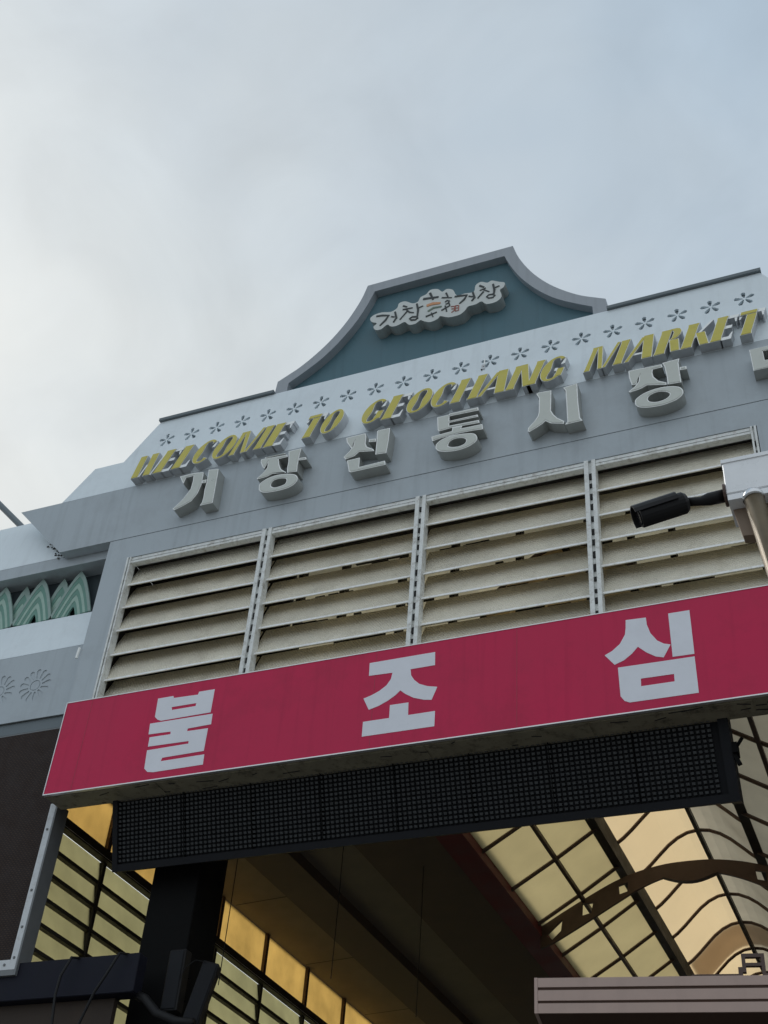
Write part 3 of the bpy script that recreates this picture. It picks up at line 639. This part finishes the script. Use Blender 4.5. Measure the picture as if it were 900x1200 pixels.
def f(b):
    px = .0405; nr = 15; ph = (Lh-.08)/nr
    nx = int((LX1-LX0-.1)/px)
    k = b.midx(LEDD); kd = b.midx(LEDH)
    rr = random.Random(9)
    for r_ in range(nr):
        s0 = .033+ph*r_
        for q in range(nx):
            x0 = LX0+.04+px*q; x1 = x0+px*.58; j = rr.uniform(-.0015,.0015)
            vs = [LP(x0,s0,.012+j),LP(x1,s0,.012+j),LP(x1,s0+ph*.52,.007+j),LP(x0,s0+ph*.52,.007+j),LP(x0,s0,-.0195),LP(x1,s0,-.0195),LP(x1,s0+ph*.48,-.0195),LP(x0,s0+ph*.48,-.0195)]
            b.add(vs, [(0,3,2,1),(2,3,7,6),(0,4,7,3),(1,2,6,5)], LEDD)
one('led_visors', f, led, kind='stuff')
def f(b):
    for x in (-5.6,-4.4,-3.4,-2.4,-1.4): b.box((x, .06, 6.22), (x+.05, .16, 6.46), BLACK)
one('hanger', f, led)

# ================================================================== ARCADE: LEFT SIDE WALL
lw = empty('arcade_side_wall', (-6.85, 5, 0), 'left arcade wall of olive translucent panels with amber panes on top', 'wall')
ZB = [6.235-.2115*k for k in range(8)]
YP = [.16] + [1.0+1.077*k for k in range(15)]
for j in range(len(YP)-1):
    for k in range(len(ZB)-1):
        def f(b):
            z1 = ZB[k]+.012; z0 = ZB[k+1]+.002
            a, c = YP[j]+.02, YP[j+1]-.02
            b.add([(-6.80,a,z0),(-6.80,c,z0),(-6.85,c,z1),(-6.85,a,z1),(-6.806,a,z0),(-6.806,c,z0),(-6.856,c,z1),(-6.856,a,z1)],
                  [(0,1,2,3),(7,6,5,4),(0,4,5,1),(1,5,6,2),(2,6,7,3),(3,7,4,0)], OLIVE)
        one('panel', f, lw)
    one('amber_pane', lambda b: b.box((-6.83, YP[j]+.02, 6.345), (-6.824, YP[j+1]-.02, 6.80), AMBER), lw)
def f(b, z): b.box((-6.83, .16, z-.020), (-6.775, YP[-1], z+.014), BATTEN)
for z in ZB[1:]: one('batten', lambda b: f(b, z), lw)
one('transom', lambda b: b.box((-6.84, .16, 6.245), (-6.76, YP[-1], 6.34), BATTEN), lw)
one('white_cord', lambda b: b.tube([(-6.765,.18,6.262),(-6.765,YP[-1],6.262)], .006, EDGE, 6), lw)
for y in YP[1:]:
    one('post', lambda b: b.box((-6.87, y-.022, 4.4), (-6.795, y+.022, 6.24), BATTEN), lw)
    one('clerestory_post', lambda b: b.box((-6.84, y-.028, 6.34), (-6.79, y+.028, 6.80), BRONZE), lw)
    one('brace', lambda b: b.tube([(-6.78, y-.06, 6.1), (-6.78, y-.03, 5.2)], .012, BATTEN, 6), lw)
one('lower_wall', lambda b: b.box((-6.95, .36, 0), (-6.80, YP[-1], 4.75), BROWNW), lw)

# ================================================================== ARCADE CEILING (dark boarded part)
ce = empty('arcade_ceiling', (-5.3, 7, 6.8), 'dark boarded ceiling with beams running back between amber panes and maroon beam', 'ceiling')
def f(b):
    a = [(-6.86,6.805),(-3.90,7.03),(-3.90,7.10),(-6.86,6.90)]
    b.plate([a], .16, 34, CEIL)
one('ceiling_boards', f, ce)
one('ceiling_beam', lambda b: b.plate([[(-6.08,6.76),(-5.62,6.78),(-5.62,6.92),(-6.08,6.87)]], .16, 34, BEAMD), ce)
one('ceiling_beam', lambda b: b.plate([[(-4.98,6.86),(-4.16,6.90),(-4.16,7.02),(-4.98,6.95)]], .16, 34, BEAMD), ce)
one('maroon_beam', lambda b: b.plate([[(-4.13,6.86),(-3.885,6.90),(-3.885,7.02),(-4.13,7.01)]], .16, 34, MAROON), ce)
for y in (1.6, 3.4, 5.2, 7.0, 8.8):
    one('board_joint', lambda b: b.add([(-6.79,y,6.808),(-6.09,y,6.855),(-6.09,y+.014,6.855),(-6.79,y+.014,6.808)],[(0,1,2,3)], DARK), ce)
for (x, y, z0, z1) in ((-5.35,.9,5.0,6.82),(-4.88,2.0,5.4,6.93),(-4.5,3.1,5.4,6.93)):
    o = one('hanging_wire', lambda b: b.tube([(x,y,z0),(x+.004,y,(z0+z1)/2),(x,y,z1)], .0045, DARK, 6))
    tag(o, {(-5.35):'leftmost thin wire hanging from the dark arcade ceiling', (-4.88):'middle thin wire hanging from the dark arcade ceiling', (-4.5):'rightmost thin wire hanging from the dark arcade ceiling'}[x], 'wire', 'wires hanging under the dark ceiling')

# ================================================================== ARCADE VAULT ROOF
vr = empty('arcade_roof', (-2.2, 8, 7), 'vaulted translucent beige arcade roof with brown ribs behind the LED display', 'roof')
VC = -2.2
lowp = [(1.70,7.0),(1.20,7.30),(.74,7.60)]
upp = [(.77,7.85),(.68,7.915),(.58,8.005),(.47,8.115),(.36,8.22),(.25,8.30),(.13,8.355),(0,8.375)]
YR = [4.08-.953*4 + .953*k for k in range(26)]      # rib positions
for j in range(len(YR)-1):
    a, c = YR[j], YR[j+1]
    for sgn in (-1, 1):
        for k in range(2):
            p, q = lowp[k], lowp[k+1]
            def f(b):
                vs = [(VC+sgn*p[0],a,p[1]),(VC+sgn*p[0],c,p[1]),(VC+sgn*q[0],c,q[1]),(VC+sgn*q[0],a,q[1])]
                vs += [(x,y,z+.008) for x,y,z in vs]
                b.add(vs, [(0,1,2,3),(7,6,5,4),(0,4,5,1),(1,5,6,2),(2,6,7,3),(3,7,4,0)], SAND if sgn < 0 else PEARL)
            one('roof_panel', f, vr)
        def f(b):
            n = len(upp); vs = []
            for (dx, z) in upp:
                for y in (a, c): vs.append((VC+sgn*dx, y, z))
            vs += [(x,y,z+.008) for x,y,z in vs]; m_ = 2*n
            fs = []
            for i in range(n-1): fs += [(2*i,2*i+1,2*i+3,2*i+2), (m_+2*i+2,m_+2*i+3,m_+2*i+1,m_+2*i)]
            b.add(vs, fs, BEIGE if sgn < 0 else PEARL)
        one('vault_panel', f, vr)
        one('upstand_pane', lambda b: b.box(*(lambda x0, x1: ((min(x0,x1), a, 7.62), (max(x0,x1), c, 7.84)))(VC+sgn*.745, VC+sgn*.753), BATTEN), vr)
# purlins along the arcade
y0, y1 = YR[0], YR[-1]
for sgn in (-1, 1):
    one('purlin', lambda b: b.box((VC+sgn*1.20-.02, y0, 7.245), (VC+sgn*1.20+.02, y1, 7.292), BRONZE), vr)
    one('eaves_beam', lambda b: b.box((VC+sgn*.76-.05, y0, 7.55), (VC+sgn*.76+.05, y1, 7.612), BATTEN), vr)
one('ridge_purlin', lambda b: b.box((VC-.022, y0, 8.30), (VC+.022, y1, 8.366), BATTEN), vr)
# ribs
for k, y in enumerate(YR):
    def f(b):
        for sgn in (-1, 1):
            pts = [(VC+sgn*d, y, z-.025) for d, z in lowp]; pts.insert(1, (VC+sgn*1.45, y, 7.125)); 
            b.tube(pts, .021, BRONZE, 6)
            b.tube([(VC+sgn*d, y, z-.025) for d, z in upp], .021, BRONZE, 6)
    one('rib', f, vr)
# lattice truss arch
TU = [(-3.90,7.0),(-3.64,7.147),(-3.322,7.314),(-3.045,7.446),(-2.771,7.538),(-2.463,7.594),(-2.2,7.605)]
TLo = [(-3.90,6.76),(-3.744,6.82),(-3.489,6.952),(-3.293,7.058),(-3.019,7.208),(-2.744,7.35),(-2.474,7.441),(-2.2,7.456)]
TH = [[(-3.84,6.90),(-3.645,7.07),(-3.665,6.94),(-3.765,6.85)],[(-3.415,7.225),(-3.290,7.232),(-3.315,7.115),(-3.425,7.09)],[(-3.0,7.395),(-2.89,7.425),(-2.902,7.32),(-2.995,7.295)]]
def smo(l, n=4):
    out = []
    for i in range(len(l)-1):
        p0 = Vector(l[max(i-1,0)]); p1 = Vector(l[i]); p2 = Vector(l[i+1]); p3 = Vector(l[min(i+2,len(l)-1)])
        for k in range(n):
            t = k/n; q = .5*((2*p1)+(p2-p0)*t+(2*p0-5*p1+4*p2-p3)*t*t+(3*p1-p0-3*p2+p3)*t**3); out.append((q.x,q.y))
    return out+[l[-1]]
for yt in (5.18, 12.8):
    def f(b):
        u_ = smo(TU); l_ = smo(TLo); mirr = lambda l: [(2*VC-x, z) for x, z in l]
        loop = u_ + mirr(u_)[-2::-1] + mirr(l_)[:-1] + l_[::-1]
        b.plate([loop]+TH+[mirr(h) for h in TH], yt-.018, yt+.018, BRONZE)
        lens = [(-2.50+.6*i/10, 7.44-.075*math.sin(math.pi*i/10)) for i in range(11)]
        b.plate([lens+[(-1.95,7.46),(-2.45,7.46)]], yt-.04, yt+.04, BRONZE)
    one('truss_arch', f, vr)
# broad brown arch over the sheets, showing through them
def f(b):
    for sgn in (-1, 1):
        n = len(upp); vs = []
        for (dx, z) in upp:
            for y in (8.95, 9.75): vs.append((VC+sgn*dx, y, z+.06))
        b.add(vs, [(2*i,2*i+1,2*i+3,2*i+2) for i in range(n-1)], TINT)
one('outer_arch_band', f, vr)
# curling ironwork outside the right-hand sheets
def f(b):
    for yy in (3.4, 5.4, 7.4, 9.4):
        pts = [(VC+.72-.25*math.cos(t)*(1-t/9), yy+.35*math.sin(t)*(1-t/9)+.2*t/6, 8.1+.25*math.cos(t)*(1-t/9)*.6) for t in [q*.35 for q in range(18)]]
        b.tube(pts, .018, GALV, 6)
one('outer_scrollwork', f, vr)
one('right_maroon_beam', lambda b: b.box((-.52, .16, 6.88), (-.28, 30, 7.02), MAROON), vr)
one('end_wall', lambda b: b.box((-6.9, 30.1, 0), (0, 30.3, 8.3), CEIL), vr)
rw = one('shop_wall', lambda b: b.box((-.45, .4, 0), (-.28, 30, 6.87), CEIL)); tag(rw, 'dark shop wall along the right side of the covered lane', 'wall')

# ================================================================== FRONT STEEL: column, cross beam, strip
o = one('steel_column', lambda b: (b.box((-5.82, .38, 0), (-5.375, .80, 6.75), BLACK), b.box((-5.86, .36, 0), (-5.335, .84, .03), BLACK)), bevel=.008); tag(o, 'black square steel column standing behind the LED display', 'column')
o = one('steel_column', lambda b: (b.box((-.20, .38, 0), (.22, .80, 6.75), BLACK), b.box((-.24, .36, 0), (.26, .84, .03), BLACK)), bevel=.008); tag(o, 'black square steel column on the right side of the entrance', 'column')
o = one('cross_beam', lambda b: (b.box((-10.5, .03, 4.67), (-5.56, .15, 4.965), NAVY), b.box((-10.5, .00, 4.655), (-5.56, .155, 4.668), NAVY)), bevel=.006); tag(o, 'navy black horizontal steel beam at lower left with cables over it', 'beam')
sf = empty('boarded_shopfront', (-8.2, .35, 0), 'dark brown boarded shop front under the navy beam', 'shop front')
for k in range(14):
    one('board', lambda b: b.box((-10.5, .09+.003*(k%2), 4.65-.30*(k+1)+.008), (-5.75, .14, 4.65-.30*k), DBOARD), sf)
ws = empty('corner_trim', (-6.72, 0, 4.9), 'white steel angle strip with screws beside the brown cladding', 'trim')
def f(b):
    b.box((-6.752, .0, 4.905), (-6.692, .012, 6.34), WHITES); b.box((-7.6, .0, 4.905), (-6.7525, .012, 4.985), WHITES)
one('strip', f, ws)
one('strip_side', lambda b: (b.box((-6.6915, .001, 4.86), (-6.675, .16, 6.34), GREYS), b.box((-7.6, .001, 4.86), (-6.6925, .16, 4.904), GREYS)), ws)
for (x, z) in ((-6.722,5.56),(-6.722,5.0),(-6.80,4.945),(-6.722,5.25),(-6.722,6.1)):
    one('screw', lambda b: b.tube([(x,.001,z),(x,-.008,z)], [.013,.009], GREYS, 8), ws)

# cables, pipe, speakers
for pts, lab in (([(-6.112,0.140,4.895),(-6.110,0.050,4.966),(-6.130,-0.045,4.941),(-6.183,-0.060,4.795),(-6.192,-0.060,4.650),(-6.158,-0.060,4.408),(-6.158,-0.060,3.827)],'black cable looped over the navy beam nearer the white strip'),
                 ([(-5.659,0.140,4.895),(-5.677,0.050,4.966),(-5.694,-0.045,4.941),(-5.771,-0.060,4.766),(-5.839,-0.060,4.650),(-5.916,-0.060,4.427),(-6.003,-0.060,3.827)],'black cable looped over the navy beam nearer the column')):
    o = one('cable', lambda b: b.tube([(p.x,p.y,p.z) for p in [Vector(q) for q in pts]], .011, BLACKP, 8), smooth=True); tag(o, lab, 'cable', 'cables over the navy beam')
def arcp(): 
    out = [(-5.86,.16,3.8),(-5.84,.16,4.45),(-5.825,.16,4.60)]
    for k in range(1,7): t = k/6*math.pi/2; out.append((-5.82+.11*(1-math.cos(t)), .16, 4.60+.11*math.sin(t)))
    return out+[(-5.62,.16,4.705)]
o = one('drain_pipe', lambda b: (b.tube(arcp(), .034, PIPE, 14), b.tube([(-5.83,.16,4.42),(-5.828,.16,4.50)], .040, PIPE, 14)), smooth=True); tag(o, 'grey plastic pipe bending at the foot of the column', 'pipe')
o = one('cable_hose', lambda b: b.tube([(-5.64,.13,4.70),(-5.5,.13,4.64),(-5.38,.13,4.53),(-5.2,.13,4.46),(-5.05,.13,4.44)], .035, BLACKP, 12), smooth=True); tag(o, 'thick black hose sagging from the pipe to the speakers', 'hose')
def speaker(label, c, ang, w_, h_, d_, ry=0):
    s = empty('column_speaker', (0,0,0), label, 'speaker', 'column speakers on the black column')
    def f(b):
        b.box((-w_/2, 0, -h_/2), (w_/2, d_, h_/2), BLACKP)
    one('case', f, s, bevel=.008)
    one('grille', lambda b: b.box((-w_/2+.012, -.008, -h_/2+.015), (w_/2-.012, -.0005, h_/2-.015), LEDH), s, bevel=.004)
    one('bracket', lambda b: (b.box((-.03, d_+.001, -.1), (.03, d_+.10, -.07), BLACK), b.box((-.03, d_+.001, .07), (.03, d_+.10, .10), BLACK)), s)
    s.location = c; s.rotation_euler = (0, R(ang), R(ry)); return s
speaker('slim black column speaker fixed upright against the black column', (-5.335,.20,4.80), 0, .145, .47, .10)
speaker('slim black column speaker tilted away from the black column', (-5.075,.20,4.69), 12, .13, .47, .11, 18)
o = one('speaker_wire', lambda b: b.tube([(-5.27,.19,4.80),(-5.22,.17,4.88),(-5.14,.17,4.925),(-5.06,.19,4.91)], .004, BLACKP, 6)); tag(o, 'thin wire arcing between the two black speakers', 'wire')

# ================================================================== STALL CANOPY (outside, lower right)
SY = -1.2; KS = (8+SY)/12.0
def sc(x, z): return x*KS, 1.6+(z-1.6)*KS
sx = empty('stall_canopy', (-2.05, SY, 0), 'taupe ribbed canopy edge of a stall at lower right', 'canopy')
def rotp(x, y, z):   # local x along the canopy, y depth
    a = R(9); return (-3.62*KS + (x*math.cos(a) - y*math.sin(a))*KS, SY + (x*math.sin(a) + y*math.cos(a))*KS, 1.6+(z-1.6)*KS)
def rbox(b, x0, x1, y0, y1, z0, z1, m_):
    vs = [rotp(x,y,z) for z in (z0,z1) for x,y in ((x0,y0),(x1,y0),(x1,y1),(x0,y1))]
    b.add(vs, [(0,3,2,1),(4,5,6,7),(0,1,5,4),(1,2,6,5),(2,3,7,6),(3,0,4,7)], m_)
one('canopy_core', lambda b: rbox(b, .012, 4.6, .02, 2.0, 5.68, 6.01, GROOVE), sx)
for z0, z1 in ((5.675,5.768),(5.795,5.895),(5.925,6.015)):
    one('rib_band', lambda b: rbox(b, 0.03, 4.6, 0, .0195, z0, z1, TAUPE), sx)
one('end_cap', lambda b: rbox(b, -.004, .028, -.004, 2.0, 5.673, 6.017, TAUPE), sx)
for px_ in (.3, 4.3):
    zg = 1.6-1.6/KS
    one('canopy_post', lambda b: rbox(b, px_, px_+.14, 1.6, 1.74, zg, 5.678, BRONZE), sx)
one('shadow_board', lambda b: rbox(b, .2, 4.5, 1.80, 1.86, 3.2, 5.676, BEAMD), sx)  # dark board added to stand in for the shadow under the canopy
orn = empty('lattice_ornament', rotp(2.0,.1,6.02), 'brown square lattice ornament standing on the taupe stall canopy', 'ornament')
def f(b):
    for x0, x1, z0, z1 in ((1.52,1.96,6.019,6.045),(1.96,2.0,6.019,6.11),(2.0,2.035,6.06,6.24),(2.18,2.215,6.019,6.24),(2.035,2.18,6.205,6.24),(2.035,2.18,6.12,6.15),(2.215,3.1,6.019,6.05)):
        rbox(b, x0, x1, .04, .09, z0, z1, BRONZE)
one('lattice', f, orn)

# ================================================================== CAMERA POLE (near, right)
pole = empty('camera_pole', (.25, -5, 0), 'weathered steel pole with rounded cap at the right edge', 'pole')
pdir = Vector((.115, 0, -1)).normalized()
top = Vector((-.212, -5.0, 4.085)); bot = top + pdir*(4.085/-pdir.z)
one('shaft', lambda b: b.tube([tuple(bot), tuple(top)], .030, POLEM, 20), pole, smooth=True)
one('cap', lambda b: b.tube([tuple(top-pdir*-.004), tuple(top-pdir*.008), tuple(top-pdir*.022), tuple(top-pdir*.032), tuple(top-pdir*.036)], [.033,.033,.027,.014,.001], CHROME, 20), pole, smooth=True)
jb = empty('junction_box', (-.1, -4.9, 4.11), 'pale galvanised junction box fixed on the camera pole', 'junction box')
one('case', lambda b: b.box((-.290, -5.0, 4.122), (.09, -4.86, 4.25), GALV), jb, bevel=.003)
one('lid_lip', lambda b: b.box((-.293, -5.004, 4.244), (.093, -4.857, 4.2575), GALV), jb)
one('skirt', lambda b: b.box((-.287, -4.998, 4.098), (.087, -4.862, 4.119), GALV), jb)
one('support_bracket', lambda b: b.plate([[(-.280,4.097),(-.262,3.992),(-.10,3.975),(-.06,4.097)]], -4.95, -4.91, BRKT), jb)
cc = empty('cctv_camera', (-.44, -5, 4.1), 'black bullet security camera pointing left from the junction box', 'security camera')
a = Vector((-.553, -5.02, 4.080)); bq = Vector((-.408, -4.99, 4.130)); d = (bq-a).normalized()
one('body', lambda b: b.tube([tuple(a), tuple(a+d*.004), tuple(bq-d*.012), tuple(bq)], [.033,.035,.035,.026], BLACKP, 20), cc, smooth=False, bevel=.002)
def f(b):                      # sun shield: half shell reaching forward over the lens
    n = 10; vs = []; u_ = Vector((0,0,1)); u_ = (u_-d*u_.dot(d)).normalized(); s_ = d.cross(u_)
    for q in (a-d*.014, bq-d*.03):
        for rr_ in (.038, .042):
            for k in range(n+1):
                t = math.pi*(k/n)*1.1-.05*math.pi; vs.append(q+(s_*math.cos(t)+u_*math.sin(t))*rr_)
    m_ = n+1; fs = []
    for k in range(n):
        fs += [(k,k+1,2*m_+k+1,2*m_+k),(m_+k+1,m_+k,3*m_+k,3*m_+k+1),(k,m_+k,m_+k+1,k+1),(2*m_+k+1,3*m_+k+1,3*m_+k,2*m_+k)]
    fs += [(0,2*m_,3*m_,m_),(n,m_+n,3*m_+n,2*m_+n)]
    b.add(vs, fs, BLACKP)
one('sun_shield', f, cc)
one('lens', lambda b: b.tube([tuple(a-d*.003), tuple(a-d*.0005)], .026, mat('lens_glass', (.01,.01,.012), .08, 0, 0), 18), cc)
one('arm', lambda b: b.tube([tuple(bq-d*.004), (-.37,-4.98,4.130), (-.345,-4.975,4.136), (-.296,-4.97,4.142)], [.014,.014,.020,.021], BLACKP, 14), cc, smooth=True)
one('wall_plate', lambda b: b.tube([(-.298,-4.97,4.142),(-.2905,-4.97,4.142)], .036, BRONZE, 16), cc)
# dark pole end rising behind the left wing
o = one('roof_pipe', lambda b: b.tube([(-11.2,1.5,12.85),(-9.55,1.5,11.22),(-8.4,1.5,10.08)], .042, CAP, 10)); tag(o, 'dark pipe leaning out behind the left wing roof', 'pipe')

# ================================================================== SMALL WEAR
def f(b):                         # crumbling sealant where the fascia end meets the wing roof
    rr = random.Random(21)
    for k in range(34):
        t = rr.random(); x = -7.50-.30*t+rr.uniform(-.05,.05)-.02; z = 9.30+.30*t+rr.uniform(-.04,.05)
        y = .118+(z-9.315)*.16
        s = rr.uniform(.004,.014); b.box((x, y-.004, z), (x+s*rr.uniform(.6,2.2), y+.004, z+s), DARK if rr.random() < .75 else SIGNB)
one('sealant_crumbs', f, gate, kind='stuff')
def f(b):                         # broken wire clips left on the sloping panel
    for x, z, w_, h_, m_ in ((-2.905,10.60,.012,.10,EDGE),(-2.925,10.55,.035,.07,WHITES),(-2.91,10.575,.012,.014,DARK),(-2.93,10.54,.010,.012,DARK),(-2.93,10.365,.03,.04,WHITES),(-2.935,10.37,.036,.010,DARK)):
        b.plate([[(x,z),(x+w_,z),(x+w_,z+h_),(x,z+h_)]], -.012, .0005, m_, m_, T)
one('loose_clip', f, gate)
one('drip_clip', lambda b: b.tube([(-6.895,-.004,7.86),(-6.880,-.012,7.97)], .014, EDGE, 8), gate)

def f(b):                         # hinge brackets and a cable stub at the right end of the LED cabinet
    b.box((LX1+.0125, .02, 6.02), (LX1+.05, .12, 6.10), BLACK); b.bar((LX1+.03,.05,6.06), (LX1+.09,.03,6.13), .018, .018, BLACK); b.bar((LX1+.02,.06,6.02), (LX1+.05,.06,5.94), .03, .03, BLACK)
one('end_bracket', f, led)
for k in range(1, 8):             # module seams across the LED face
    xs_ = LX0+.04+k*(LX1-LX0-.1)/8
    one('module_seam', lambda b: lbox(b, xs_-.003, xs_+.003, .03, Lh-.045, -.0195, .0135, BLACK), led)
